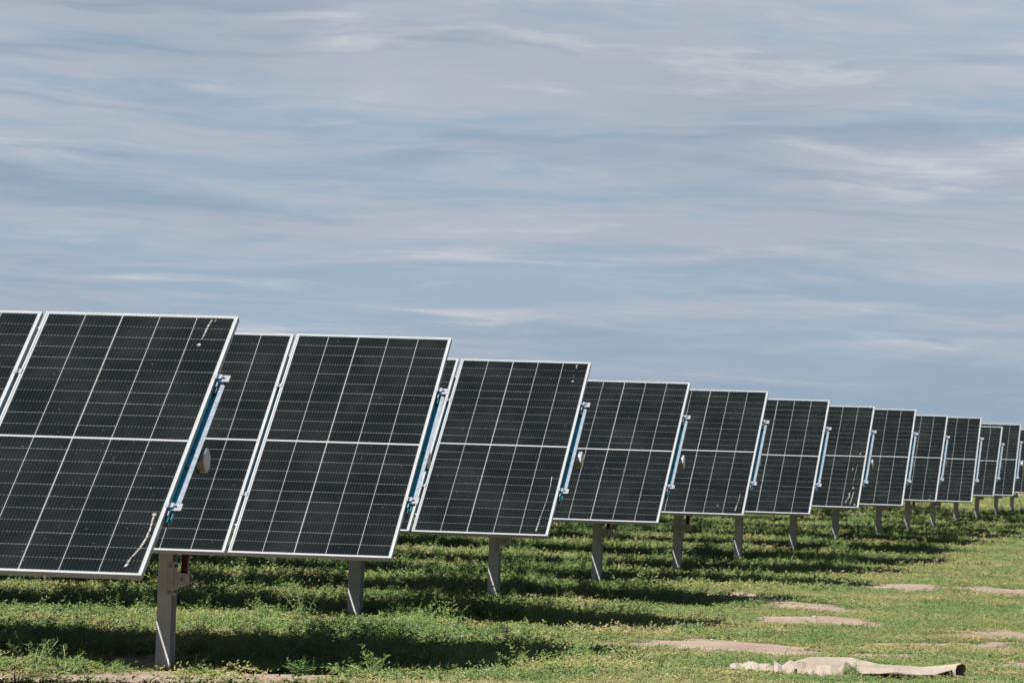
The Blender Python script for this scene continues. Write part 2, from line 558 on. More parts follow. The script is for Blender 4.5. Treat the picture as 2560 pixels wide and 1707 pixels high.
cvn = nt.n('ShaderNodeAttribute', attribute_name='cover').outputs['Fac']
col = nt.mix(nt.m('MULTIPLY', cvn, 0.85), sand, litter)
hgt = nt.m('ADD', nt.noise(pos, 9.0, 5, 0.6), nt.m('MULTIPLY', fine, 0.25))
finish(nt, col, 0.95, 0.0, 0.1, bump(nt, hgt, 0.9, 0.04))
gme.materials.append(M_GND)
tag(link('ground', gme), 'pinkish sandy soil showing between weeds across the solar field', 'ground', kind='structure')

# ------------------------------------------------------------------ tracker parts (local axes: x along tube, y up the chord, z off the face)
PW, PL, FD, LIP = 1.096, 2.384, 0.033, 0.011


def make_frame():
    bm = bmesh.new()
    a, b_ = PW / 2, PL / 2
    # four butted bars with a bevelled outer edge, plus the white back sheet
    box(bm, (-a, -b_, -FD), (-a + LIP, b_, 0), 0, 0.0012)
    box(bm, (a - LIP, -b_, -FD), (a, b_, 0), 0, 0.0012)
    box(bm, (-a + LIP + .0002, b_ - LIP, -FD), (a - LIP - .0002, b_ - 0.0004, -0.0004), 0, 0.001)
    box(bm, (-a + LIP + .0002, -b_ + 0.0004, -FD), (a - LIP - .0002, -b_ + LIP, -0.0004), 0, 0.001)
    # return flange on the back
    box(bm, (a - LIP - 0.018, -b_ + LIP + .001, -FD + .0005), (a - LIP - .0003, b_ - LIP - .001, -FD + .003), 0)
    box(bm, (-a + LIP + .0003, -b_ + LIP + .001, -FD + .0005), (-a + LIP + 0.018, b_ - LIP - .001, -FD + .003), 0)
    return mesh_from('panel_frame', bm, [M_ALU])


def make_glass():
    bm = bmesh.new()
    a, b_ = GW / 2 - .0002, GL / 2 - .0002
    z1, z0 = -0.0030, -0.0090
    vs = [bm.verts.new(p) for p in [(-a, -b_, z1), (a, -b_, z1), (a, b_, z1), (-a, b_, z1), (-a, -b_, z0), (a, -b_, z0), (a, b_, z0), (-a, b_, z0)]]
    uvl = bm.loops.layers.uv.new('cells')
    f = bm.faces.new(vs[:4]); f.material_index = 0
    g = bm.faces.new(vs[7:3:-1]); g.material_index = 1
    for i in range(4):
        q = bm.faces.new((vs[i], vs[i + 4], vs[(i + 1) % 4 + 4], vs[(i + 1) % 4])); q.material_index = 1
    for fc in bm.faces:
        for l in fc.loops:
            l[uvl].uv = (l.vert.co.x + GW / 2, GL / 2 - l.vert.co.y)
    bmesh.ops.recalc_face_normals(bm, faces=list(bm.faces))
    return mesh_from('panel_glass', bm, [M_CELL, M_BACK])


RAILT = 0.060        # rail depth below the frame
def make_rail():
    """hat-section rail: local x = 0 at the middle of the gap between two panels"""
    bm = bmesh.new()
    z = -FD - 0.001
    L0, L1 = -0.66, 0.635
    for s in (-1, 1):
        x0, x1 = sorted((s * 0.0170, s * 0.0425))
        box(bm, (x0, L0 + 0.05, z - 0.0025), (x1, L1, z), 0)
        x0, x1 = sorted((s * 0.0165, s * 0.0190))
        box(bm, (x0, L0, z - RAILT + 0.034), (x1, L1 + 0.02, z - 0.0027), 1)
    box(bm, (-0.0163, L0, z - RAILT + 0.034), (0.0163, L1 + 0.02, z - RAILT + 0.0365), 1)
    # bolts in the trough
    for yy in (-0.02, -0.17):
        tube(bm, (0, yy, z - RAILT + 0.037), (0, yy, z - 0.008), 0.008, 8, 2)
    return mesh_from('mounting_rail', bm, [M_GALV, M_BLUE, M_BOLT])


def make_saddle():
    """strap that ties the rail to the torque tube"""
    bm = bmesh.new()
    z = -FD - 0.001 - RAILT + 0.034
    prof = [(-.095, z - .0005), (-.095, z - .003), (-.073, z - .003), (-.073, z - .105), (-.034, z - .1445), (.034, z - .1445), (.073, z - .105),
            (.073, z - .003), (.095, z - .003), (.095, z - .0005), (.070, z - .0005), (.070, z - .1035), (.0325, z - .1415), (-.0325, z - .1415),
            (-.070, z - .1035), (-.070, z - .0005)]
    prism(bm, prof, 0, -.012, .012)
    return mesh_from('tube_strap', bm, [M_GALV])


def make_clamp(end):
    """clamp with two wings on the frame lips; at the row end the second wing stands free over a plate"""
    bm = bmesh.new()
    h = 0.020
    box(bm, (-0.022, -h, 0.0006), (-0.0075, h, 0.0036), 0, .0006)       # wing on the left lip
    box(bm, (0.0075, -h, 0.0006), (0.022, h, 0.0036), 0, .0006)         # wing on the right lip
    box(bm, (-0.0075, -h, -0.034), (-0.0045, h, 0.0036), 0)
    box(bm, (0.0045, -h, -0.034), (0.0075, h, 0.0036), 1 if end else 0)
    box(bm, (-0.0044, -h, -0.034), (0.0044, h, -0.030), 0)
    tube(bm, (0, 0, -0.030), (0, 0, -0.012), 0.0042, 6, 2)
    if end:
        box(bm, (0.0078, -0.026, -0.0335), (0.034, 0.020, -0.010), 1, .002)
        box(bm, (0.024, -0.034, -0.010), (0.066, 0.026, -0.0068), 0, .0008)
        tube(bm, (0.030, -0.004, -0.0068), (0.030, -0.004, 0.007), 0.0075, 6, 3)
        box(bm, (-0.0075, -0.060, -0.050), (0.0040, -0.0205, -0.020), 0, .001)
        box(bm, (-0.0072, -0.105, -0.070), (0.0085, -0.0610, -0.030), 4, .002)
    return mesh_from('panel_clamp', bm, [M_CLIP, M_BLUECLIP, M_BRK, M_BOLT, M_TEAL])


TUBE_OFF, TUBE_R = 0.127, 0.068


def octagon(r, rot=0.0, rnd=0.22):
    pts = []
    for i in range(8):
        a0 = rot + i * math.pi / 4
        a1 = rot + (i + 1) * math.pi / 4
        p, q = Vector((math.cos(a0), math.sin(a0))), Vector((math.cos(a1), math.sin(a1)))
        pts += [(p.lerp(q, rnd * 0.5)) * r, (p.lerp(q, 1 - rnd * 0.5)) * r]
    return [(p.x, p.y) for p in pts]


def make_tube(x0, x1):
    bm = bmesh.new()
    prism(bm, [(y, z - TUBE_OFF) for y, z in octagon(TUBE_R, math.pi / 8)], 0, x0, x1, 0)
    return mesh_from('torque_tube', bm, [M_TUBE])


def make_cap(x1):
    bm = bmesh.new()
    pr = octagon(TUBE_R * 1.02, math.pi / 8)
    A = [bm.verts.new((x1 + 0.0006, y, z - TUBE_OFF)) for y, z in pr]
    B = [bm.verts.new((x1 + 0.005, y, z - TUBE_OFF)) for y, z in pr]
    Cc = [bm.verts.new((x1 + 0.010, y * .86, z * .86 - TUBE_OFF)) for y, z in pr]
    n = len(pr)
    for P_, Q_ in ((A, B), (B, Cc)):
        for i in range(n):
            bm.faces.new((P_[i], P_[(i + 1) % n], Q_[(i + 1) % n], Q_[i]))
    bm.faces.new(A[::-1]); bm.faces.new(Cc)
    bmesh.ops.recalc_face_normals(bm, faces=list(bm.faces))
    return mesh_from('end_cap', bm, [M_CAP])


# post in world axes: x along T, y along HV, z up; base at ground
PB, PD = 0.098, 0.150
def make_post(h):
    bm = bmesh.new()
    tf, tw = 0.0055, 0.0045
    prof = [(-PB / 2, -PD / 2), (PB / 2, -PD / 2), (PB / 2, -PD / 2 + tf), (tw / 2, -PD / 2 + tf), (tw / 2, PD / 2 - tf), (PB / 2, PD / 2 - tf),
            (PB / 2, PD / 2), (-PB / 2, PD / 2), (-PB / 2, PD / 2 - tf), (-tw / 2, PD / 2 - tf), (-tw / 2, -PD / 2 + tf), (-PB / 2, -PD / 2 + tf)]
    prism(bm, prof, 2, -0.6, h, 0)
    # bolt holes, drawn as small recessed dark bolts
    for (x, z) in ((0.032, h - 0.55), (0.032, h - 0.28), (-0.03, h - 0.28)):
        tube(bm, (x, -PD / 2 - 0.0035, z), (x, -PD / 2 + 0.001, z), 0.006, 8, 1)
    return mesh_from('post', bm, [M_POST, M_BOLT])


def make_bearing(h):
    bm = bmesh.new()
    # two side plates and a ring that carries the tube
    for s in (-1, 1):
        box(bm, (s * 0.056 - 0.004, -0.06, h - 0.22), (s * 0.056 + 0.004, 0.06, h - 0.02), 0)
    n = 20
    ring = []
    for i in range(n):
        a_ = 2 * math.pi * i / n
        for r in (0.074, 0.096):
            for x in (-0.03, 0.03):
                ring.append(bm.verts.new((x, math.cos(a_) * r, h + 0.075 + math.sin(a_) * r)))
    for i in range(n):
        a_, b_ = i * 4, ((i + 1) % n) * 4
        for p, q in ((0, 1), (1, 3), (3, 2), (2, 0)):
            bm.faces.new((ring[a_ + p], ring[a_ + q], ring[b_ + q], ring[b_ + p]))
    bmesh.ops.recalc_face_normals(bm, faces=list(bm.faces))
    return mesh_from('bearing', bm, [M_GALV])


def make_bracket():
    """bolted box bracket on the right of the post that holds the foot of the damper; origin on the post's right edge"""
    bm = bmesh.new()
    # angle plate on the post
    box(bm, (-0.030, -0.079, -0.11), (0.014, -0.0755, 0.12), 0, .0008)
    box(bm, (0.0105, -0.0752, -0.11), (0.014, 0.03, 0.12), 0, .0008)
    # box with rounded nose
    prof = [(0.0145, -0.042), (0.100, -0.042), (0.113, -0.036), (0.119, -0.024), (0.119, 0.026), (0.113, 0.037), (0.100, 0.042), (0.0145, 0.042)]
    A = [bm.verts.new((x, -0.070, z)) for x, z in prof]
    B = [bm.verts.new((x, -0.045, z)) for x, z in prof]
    for P_ in (A, B):
        bm.faces.new(P_)
    n = len(prof)
    for i in range(n):
        bm.faces.new((A[i], A[(i + 1) % n], B[(i + 1) % n], B[i]))
    C0 = [bm.verts.new((x, 0.015, z)) for x, z in prof]
    D0 = [bm.verts.new((x, 0.040, z)) for x, z in prof]
    for P_ in (C0, D0):
        bm.faces.new(P_)
    for i in range(n):
        bm.faces.new((C0[i], C0[(i + 1) % n], D0[(i + 1) % n], D0[i]))
    box(bm, (0.0145, -0.0448, 0.0385), (0.094, 0.0148, 0.0412), 0)
    bmesh.ops.recalc_face_normals(bm, faces=list(bm.faces))
    return mesh_from('damper_bracket', bm, [M_BRK])


def make_bolt(p, q, r, washer=0):
    bm = bmesh.new()
    tube(bm, p, q, r, 6, 0)
    if washer:
        p, q = Vector(p), Vector(q)
        d = (q - p).normalized()
        tube(bm, p + d * .005, p + d * .012, washer, 14, 1)
    return mesh_from('bolt', bm, [M_BOLT, M_BRK])


def make_all_bolts():
    out = [make_bolt((0.072, -0.082, 0.002), (0.072, 0.052, 0.002), 0.011, 0.0165), make_bolt((0.117, -0.02, 0), (0.137, -0.02, 0), 0.009)]
    for z in (0.09, -0.085):
        out += [make_bolt((0.0145, -0.035, z), (0.034, -0.035, z), 0.0105), make_bolt((-0.008, -0.090, z), (-0.008, -0.0792, z), 0.009)]
    return out


def make_damper(p, q):
    bm = bmesh.new()
    p, q = Vector(p), Vector(q)
    m1 = p.lerp(q, 0.62)
    tube(bm, p.lerp(q, 0.03), m1, 0.0265, 18, 0)
    tube(bm, m1, m1.lerp(q, 0.06), 0.0285, 18, 1)
    tube(bm, m1, q, 0.011, 12, 2)
    tube(bm, p + Vector((0, -0.02, 0)), p + Vector((0, 0.012, 0)), 0.02, 14, 1)
    return mesh_from('damper', bm, [M_RED, M_BOLT, M_GALV])


FRAME, GLASS, RAIL, CLAMP_END, CLAMP_MID, BRACKET, BOLTS, STRAP = (make_frame(), make_glass(), make_rail(), make_clamp(True),
                                                            make_clamp(False), make_bracket(), make_all_bolts(), make_saddle())
PITCHX = PW + 0.022
TUBE_END = [0.062, 0.026, 0.085, 0.080, 0.030, 0.012, 0.075, 0.050, 0.060, 0.014, 0.060, 0.11, 0.05, 0.05, 0.05, 0.05]
NPAN = [4, 6, 7, 8, 9, 9, 9, 9, 9, 9, 9, 9, 9, 9, 8, 8]
LABELS = [
    'nearest solar table at the left edge, bird streaks on its top and bottom right corners',
    'second solar table back, wide clean front panel whose post stands on bare sand',
    'third solar table back, with a long thin white streak low on its right side',
    'fourth solar table back, clean panels with a fat bright tube end beside its right edge',
    'fifth solar table back, with a short white dropping at its bottom right corner',
    'sixth solar table back, clean panel just right of the one with a short dropping',
    'seventh solar table back, spattered with several white droppings down its right column',
    'eighth solar table back, clean and just right of the heavily spattered panel',
    'ninth solar table back, with a tiny white dropping at its bottom right corner',
    'tenth solar table back, steeper panel standing in front of a much lower one',
    'eleventh solar table back, the flat low one whose top sits below its neighbours',
    'twelfth solar table back, its top showing above the low flat one near the right edge',
    'thirteenth solar table back, cut by the right edge beside the last tube end',
    'fourteenth solar table back, only its post showing between the far right posts',
    'fifteenth solar table back, hidden but for its post at the far right',
    'farthest solar table, hidden but for the last post at the right edge',
]


def blob(bm, pts, th=0.0016):
    """a thin dried splash: closed outline raised off the glass"""
    A = [bm.verts.new((x, y, 0.0003)) for x, y in pts]
    cx = sum(p[0] for p in pts) / len(pts); cy = sum(p[1] for p in pts) / len(pts)
    B = [bm.verts.new((cx + (x - cx) * .8, cy + (y - cy) * .93, th)) for x, y in pts]
    n = len(pts)
    for i in range(n):
        bm.faces.new((A[i], A[(i + 1) % n], B[(i + 1) % n], B[i]))
    bm.faces.new(B)


def streak_mesh(paths, seed):
    """droppings as ragged ribbons that run down the glass; path = list of (x, y, half width)"""
    rr = random.Random(seed)
    bm = bmesh.new()
    for path in paths:
        if len(path) == 1:
            x, y, r_ = path[0]
            blob(bm, [(x + math.cos(i * .698) * r_ * .7 * rr.uniform(.75, 1.15), y + math.sin(i * .698) * r_ * .9 * rr.uniform(.75, 1.15)) for i in range(9)])
            continue
        Lp, Rp = [], []
        for (x0, y0, w0), (x1, y1, w1) in zip(path[:-1], path[1:]):
            n = max(2, int(math.hypot(x1 - x0, y1 - y0) / 0.022))
            for i in range(n):
                f = i / n
                x, y, w_ = x0 + (x1 - x0) * f, y0 + (y1 - y0) * f, w0 + (w1 - w0) * f
                Lp.append((x - w_ * rr.uniform(.30, .46), y)); Rp.append((x + w_ * rr.uniform(.30, .46), y))
        prev = None
        for l_, r_ in zip(Lp, Rp):
            z = 0.0017
            row = [bm.verts.new((l_[0], l_[1], .0003)), bm.verts.new(((l_[0] * .7 + r_[0] * .3), l_[1], z)),
                   bm.verts.new(((l_[0] * .3 + r_[0] * .7), l_[1], z)), bm.verts.new((r_[0], r_[1], .0003))]
            if prev:
                for i in range(3):
                    bm.faces.new((prev[i], row[i], row[i + 1], prev[i + 1]))
            prev = row
    bmesh.ops.recalc_face_normals(bm, faces=list(bm.faces))
    return mesh_from('bird_dropping', bm, [M_DROP], True)


M_DROP, nt = new_mat('dried_dropping')
co = nt.n('ShaderNodeTexCoord').outputs['Object']
a = nt.noise(co, 60.0, 4, 0.7)
finish(nt, nt.mix(nt.smooth(a, 0.38, 0.66), (0.0438, 0.0424, 0.0402), (0.2119, 0.2046, 0.1937)), 0.8, 0.0, 0.2)

# droppings per row, in glass coordinates of the end panel (x right edge = +0.537, y bottom = -1.181)
DROPS = {
    0: [[[(0.405, 1.150, .012), (0.397, 1.09, .012), (0.392, 1.00, .008), (0.388, 0.93, .004)], [(0.385, 0.905, .017)], [(.43, 1.155, .008), (.415, 1.11, .006)]],
        [[(0.497, -0.665, .020)], [(0.497, -0.69, .014), (0.502, -0.80, .012), (0.500, -0.87, .015), (0.487, -0.96, .012), (0.455, -1.06, .009), (0.452, -1.10, .020), (0.440, -1.15, .017)]]],
    2: [[[(0.435, 1.150, .014), (0.437, 1.08, .008)], [(0.430, 1.00, .006), (0.432, .96, .005)], [(0.432, 0.915, .015)]],
        [[(0.462, -0.41, .010), (0.470, -0.55, .005), (0.466, -0.76, .006), (0.453, -0.95, .008), (0.447, -1.08, .014), (0.445, -1.165, .017)]]],
    4: [[[(0.468, -0.80, .007), (0.464, -0.93, .006), (0.455, -1.02, .014), (0.448, -1.14, .012)], [(0.25, -1.03, .012)]]],
    6: [[[(0.455, 0.06, .016)], [(0.385, -0.28, .015), (0.38, -0.36, .007)], [(0.435, -0.74, .020)], [(0.45, -0.83, .012), (0.44, -0.98, .010), (0.425, -1.14, .014)],
         [(0.40, -0.85, .016), (0.395, -0.98, .014), (0.370, -1.02, .010), (0.365, -1.12, .016)], [(0.49, -1.12, .018)], [(0.44, -0.2, .005), (0.42, -.7, .004)]]],
    8: [[[(0.44, -1.05, .018), (0.435, -1.10, .010)], [(0.43, -1.145, .016)]]],
}

trackers = []
for k, (ex, ey, ez, th) in enumerate(ROWS):
    E_ = Vector((ex, ey, ez + CZ))
    s_post = 1.75
    n_ = -math.sin(th) * HV + math.cos(th) * Z
    c_ = math.cos(th) * HV + math.sin(th) * Z
    ctr = E_ - n_ * TUBE_OFF
    base = ctr - T * s_post
    gz = float(ground_z(base.x, base.y))
    root = empty('solar_tracker', (base.x, base.y, gz))
    tag(root, LABELS[k], 'solar panels', 'solar tables standing one behind another')
    # local frames: everything under the root is placed with its own matrix
    Mt = Matrix((T, c_, n_)).transposed().to_4x4()
    Mt.translation = E_ - Vector((base.x, base.y, gz))
    Mp = Matrix((T, HV, Z)).transposed().to_4x4()

    def put(name, me, mat, parent=root):
        o = bpy.data.objects.new(name, me)
        COL.objects.link(o)
        o.parent = parent
        o.matrix_local = mat
        return o
    np_ = NPAN[k]
    for j in range(np_):
        jz = random.uniform(-.0025, .0025)
        jr = random.uniform(-.0018, .0018)
        if j == 0:
            jz = jr = 0
        P_ = Mt @ Matrix.Translation((-PW / 2 - j * PITCHX, 0, jz)) @ Matrix.Rotation(jr, 4, 'X')
        fr = put('solar_panel', FRAME, P_)
        put('glass', GLASS, Matrix.Identity(4), fr)
        if j == 0 and k in DROPS:
            for di, d in enumerate(DROPS[k]):
                for dj, path in enumerate(d):
                    put('bird_dropping', streak_mesh([path], 40 + k * 3 + di * 9 + dj), Matrix.Translation((0, 0, -0.003)), fr)
        Rm = Mt @ Matrix.Translation((0.011 - j * PITCHX, 0, 0))
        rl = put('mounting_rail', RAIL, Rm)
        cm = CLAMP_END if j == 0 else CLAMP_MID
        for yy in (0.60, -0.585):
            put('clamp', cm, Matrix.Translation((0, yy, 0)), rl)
        put('tube_strap', STRAP, Matrix.Identity(4), rl)
    te = TUBE_END[k]
    tb = put('torque_tube', make_tube(-np_ * PITCHX, te), Mt)
    put('end_cap', make_cap(te), Matrix.Identity(4), tb)
    hpost = base.z - gz - 0.085
    x = -s_post
    npst = 0
    while x > -np_ * PITCHX + 0.3:
        off = Mp @ Matrix.Translation((x + s_post, 0, 0))
        po = put('post', make_post(hpost), off)
        put('bearing', make_bearing(hpost), Matrix.Identity(4), po)
        # damper hangs from the tube arm down to a bracket on the post's right side
        hb = 0.62 - (gz + 0.1 if k == 1 else 0.06)
        if k in (2, 6):
            hb = 0.78
        if k == 1:
            hb = 0.60
        br = put('damper_bracket', BRACKET, Matrix.Translation((PB / 2 - 0.004, 0, hb)), po)
        if k < 9:
            for bo in BOLTS:
                put('bolt', bo, Matrix.Translation((PB / 2 - 0.004, 0, hb)), po)
        arm = Vector((PB / 2 + 0.068, 0.42 * math.cos(th), hpost + 0.085 + 0.42 * math.sin(th) - 0.10))
        put('damper', make_damper((PB / 2 + 0.068, -0.012, hb + 0.015), arm), off)
        x -= 6.7
        npst += 1
    trackers.append(root)

# ------------------------------------------------------------------ plants
LR = random.Random(99)


def add_leaf(V, F, TT, p, d, up, l, w_, tint):
    # blades turn their faces to the sun
    up = (to_sun * .85 + Z * .25 + Vector((LR.gauss(0, .38), LR.gauss(0, .38), LR.gauss(0, .38)))).normalized()
    d = d - up * d.dot(up) * .9
    if d.length < .05:
        d = Vector((LR.uniform(-1, 1), LR.uniform(-1, 1), .2))
    d = d.normalized()
    side = d.cross(up)
    if side.length < 1e-3:
        side = d.cross(Vector((1, 0, 0)))
    side.normalize()
    nrm = side.cross(d)
    i = len(V)
    V += [p, p + d * l * .5 + side * w_ * .5 + nrm * w_ * .18, p + d * l - nrm * l * .12, p + d * l * .5 - side * w_ * .5 + nrm * w_ * .18]
    F += [(i, i + 1, i + 2), (i, i + 2, i + 3)]
    TT += [tint] * 4


def stem_path(r_, ang, lean, length, n, droop):
    p = Vector((0, 0, 0))
    d = Vector((math.cos(ang) * math.sin(lean), math.sin(ang) * math.sin(lean), math.cos(lean)))
    pts = [p.copy()]
    for i in range(n):
        d = (d + Vector((r_.uniform(-.14, .14), r_.uniform(-.14, .14), -droop))).normalized()
        p = p + d * length / n
        pts.append(p.copy())
    return pts


def sprig(V, F, TT, r_, pts, ll, tint0, pinnate=True, origin=Vector((0, 0, 0))):
    n = len(pts) - 1
    for i in range(1, n + 1):
        p = pts[i] + origin
        ax = (pts[i] - pts[i - 1]).normalized()
        fr = i / n
        l = ll * (1.15 - 0.45 * fr) * r_.uniform(.8, 1.2)
        tint = min(1, max(0, tint0 + r_.uniform(-.25, .25)))
        for s in (0, 1):
            a_ = r_.uniform(0, 6.28)
            rad = Vector((math.cos(a_), math.sin(a_), r_.uniform(-.1, .5)))
            rad = (rad - ax * rad.dot(ax)).normalized()
            d = (rad * 1.0 + ax * 0.55 + Z * 0.15).normalized()
            if pinnate:
                # small compound leaf: rachis with pairs of leaflets
                for q in range(3):
                    pp = p + d * l * (0.5 + 0.75 * q)
                    sd = d.cross(Z)
                    sd = sd.normalized() if sd.length > .05 else Vector((1, 0, 0))
                    for s2 in (-1, 1):
                        add_leaf(V, F, TT, pp, (sd * s2 + d * .35 + Z * .12), Z + rad * .3, l * .82, l * .46, tint)
                add_leaf(V, F, TT, p + d * l * 2.5, d, Z, l * .8, l * .45, tint)
            else:
                add_leaf(V, F, TT, p, d, Z + rad * .3, l * 1.5, l * .62, tint)


def plant_mesh(name, V, F, TT, mat):
    me = bpy.data.meshes.new(name)
    me.from_pydata([tuple(v) for v in V], [], F)
    at = me.attributes.new('tint', 'FLOAT', 'POINT')
    at.data.foreach_set('value', np.array(TT, dtype=np.float32))
    me.materials.append(mat)
    return me


def tall_clump(seed):
    r_ = random.Random(seed)
    V, F, TT = [], [], []
    ns = r_.randint(8, 11)
    for i in range(ns):
        pts = stem_path(r_, r_.uniform(0, 6.28), r_.uniform(.15, 1.15), r_.uniform(.16, .36), 7, r_.uniform(0.0, .09))
        o = Vector((r_.gauss(0, .045), r_.gauss(0, .045), 0))
        sprig(V, F, TT, r_, pts, 0.0245, r_.uniform(.0, .55), True, o)
    return plant_mesh('weed_clump', V, F, TT, M_LEAF)


def mat_clump(seed):
    r_ = random.Random(seed)
    V, F, TT = [], [], []
    for i in range(20):
        pts = stem_path(r_, r_.uniform(0, 6.28), r_.uniform(.8, 1.45), r_.uniform(.08, .17), 6, r_.uniform(-.02, .06))
        pts = [Vector((p.x, p.y, max(p.z * .42, .004))) for p in pts]
        o = Vector((r_.gauss(0, .06), r_.gauss(0, .06), 0))
        sprig(V, F, TT, r_, pts, 0.014, r_.uniform(.1, .9), False, o)
    return plant_mesh('low_clump', V, F, TT, M_MAT)


def straw_clump(seed):
    r_ = random.Random(seed)
    V, F, TT = [], [], []
    for i in range(46):
        a_ = r_.uniform(0, 6.28)
        p = Vector((r_.gauss(0, .07), r_.gauss(0, .07), 0))
        lean = r_.uniform(.9, 1.5)
        d = Vector((math.cos(a_) * math.sin(lean), math.sin(a_) * math.sin(lean), math.cos(lean)))
        add_leaf(V, F, TT, p, d, Z, r_.uniform(.03, .075), .0045, r_.uniform(0, 1))
    return plant_mesh('straw_clump', V, F, TT, M_STRAW)


def scatter_object(name, sources, P_, rot, scl, idx):
    """one ground cover object: points that carry rotation, size and kind, instanced by a small node tree"""
    src = bpy.data.collections.new(name + '_kinds')
    for i, me in enumerate(sources):
        src.objects.link(bpy.data.objects.new('%s_kind_%02d' % (name, i), me))
    me = bpy.data.meshes.new(name)
    me.from_pydata(P_.tolist(), [], [])
    for nm, typ, val in (('rot', 'FLOAT_VECTOR', rot.ravel()), ('scl', 'FLOAT', scl)):
        at = me.attributes.new(nm, typ, 'POINT')
        at.data.foreach_set('vector' if typ == 'FLOAT_VECTOR' else 'value', val.astype(np.float32))
    at = me.attributes.new('idx', 'INT', 'POINT')
    at.data.foreach_set('value', idx.astype(np.int32))
    o = link(name, me)
    ng = bpy.data.node_groups.new(name, 'GeometryNodeTree')
    ng.interface.new_socket('Geometry', in_out='INPUT', socket_type='NodeSocketGeometry')
    ng.interface.new_socket('Geometry', in_out='OUTPUT', socket_type='NodeSocketGeometry')
    gi, go = ng.nodes.new('NodeGroupInput'), ng.nodes.new('NodeGroupOutput')
    ci_ = ng.nodes.new('GeometryNodeCollectionInfo')
    ci_.inputs['Collection'].default_value = src
    ci_.inputs['Separate Children'].default_value = True
    ci_.inputs['Reset Children'].default_value = True
    ip = ng.nodes.new('GeometryNodeInstanceOnPoints')
    ip.inputs['Pick Instance'].default_value = True

    def named(nm, dt):
        nd = ng.nodes.new('GeometryNodeInputNamedAttribute')
        nd.data_type = dt
        nd.inputs['Name'].default_value = nm
        return nd.outputs['Attribute']
    L_ = ng.links.new
    L_(gi.outputs[0], ip.inputs['Points'])
    L_(ci_.outputs[0], ip.inputs['Instance'])
    L_(named('idx', 'INT'), ip.inputs['Instance Index'])
    L_(named('rot', 'FLOAT_VECTOR'), ip.inputs['Rotation'])
    L_(named('scl', 'FLOAT'), ip.inputs['Scale'])
    L_(ip.outputs[0], go.inputs[0])
    md = o.modifiers.new('scatter', 'NODES')
    md.node_group = ng
    return o


def wedge_points(bands):
    out = []
    for (d0, d1, den, sc) in bands:
        n = int(den * 0.5 * 0.30 * (d1 ** 2 - d0 ** 2))
        d = np.sqrt(rng.uniform(d0 ** 2, d1 ** 2, n))
        tt = rng.uniform(-.15, .15, n)
        out.append(np.stack([d * tt, d, np.full(n, sc)], 1))
    return np.concatenate(out)


def height_field(x, y):
    """height of the weeds in metres: tall in the strips under the rows, low in the open aisle to the right"""
    tt, uu_ = zone(x, y)
    edge = (vnoise(x, y, .5, 4) - .5) * 1.4
    strip = np.exp(-((uu_ - 1.1) / 1.5) ** 4)
    wide = 1 / (1 + np.exp(np.clip((tt - 0.8 - edge) / 0.25, -30, 30)))
    narrow = 1 / (1 + np.exp(np.clip((tt + .1 - edge) / 0.3, -30, 30)))
    inside = wide * strip + narrow * (1 - strip)
    nz = vnoise(x, y, .8, 5) * .6 + vnoise(x, y, 2.2, 6) * .4
    h = 0.028 + 0.022 * nz + inside * (0.030 + 0.060 * strip + 0.20 * np.clip(nz - .48, 0, 1))
    # trodden and shaded thin at the foot of each post
    tt2 = tt + 1.75
    foot = np.exp(-((tt2 - .1) / .45) ** 4) * ((uu_ < .1) & (uu_ > -1.1) | (uu_ > 3.6))
    h = h * (1 - .62 * foot)
    return h, inside, strip


W_ = wedge_points([(23.5, 50, 24, 1.0), (50, 80, 15, 1.25), (80, 130, 7.5, 1.6), (130, 180, 3.2, 2.2)])
x, y, sc = W_.T
h, ins, st = height_field(x, y)
br_ = bare(x, y)
keep = (rng.random(len(x)) < np.clip(0.045 + ins * (.28 + .5 * st + .45 * (vnoise(x, y, 1.1, 9) - .4)), .06, 1)) & (rng.random(len(x)) > br_ * 1.15)
x, y, sc, h = x[keep], y[keep], sc[keep], h[keep]
h = np.where((x < -.6) & (y < 29.2) & (y > 27.2), h * .3, h)
h = np.where((x < -.9) & (y < 27.2), np.clip(h, .04, .062), h)
n = len(x)
scl = np.clip(h / 0.22 * rng.uniform(.7, 1.4, n), .25, 1.6) * (0.8 + 0.2 * sc)
P_ = np.stack([x, y, ground_z(x, y) - 0.004], 1)
rot = np.stack([rng.uniform(-.18, .18, n), rng.uniform(-.18, .18, n), rng.uniform(-.6, .6, n)], 1)
o = scatter_object('leafy_weeds', [tall_clump(100 + i) for i in range(12)], P_, rot, scl, rng.integers(0, 12, n))
tag(o, 'dense green small leaved weeds growing in strips under the solar rows', 'weeds', kind='stuff')

W_ = wedge_points([(23.5, 50, 62, 1.0), (50, 80, 30, 1.35), (80, 130, 11, 2.0), (130, 180, 4.0, 2.8)])
x, y, sc = W_.T
h, ins, st = height_field(x, y)
br_ = bare(x, y)
keep = (rng.random(len(x)) > br_ * 1.0) & (vnoise(x, y, 3.1, 12) + vnoise(x, y, 1.2, 13) + rng.random(len(x)) * .6 > .55)
x, y, sc, h = x[keep], y[keep], sc[keep], h[keep]
n = len(x)
scl = np.clip(h / 0.040, .6, 1.6) * rng.uniform(.7, 1.25, n) * sc ** .7
h = np.minimum(h, .05)
P_ = np.stack([x, y, ground_z(x, y) - 0.003], 1)
rot = np.stack([rng.uniform(-.12, .12, n), rng.uniform(-.12, .12, n), rng.uniform(-.6, .6, n)], 1)
dryp = np.clip(.22 + .35 * (vnoise(x, y, .7, 15) - .35), .05, .5)
kind_i = np.where(rng.random(n) < dryp, rng.integers(12, 16, n), rng.integers(0, 12, n))
o = scatter_object('low_grass', [mat_clump(200 + i) for i in range(12)] + [straw_clump(300 + i) for i in range(4)], P_, rot, scl, kind_i)
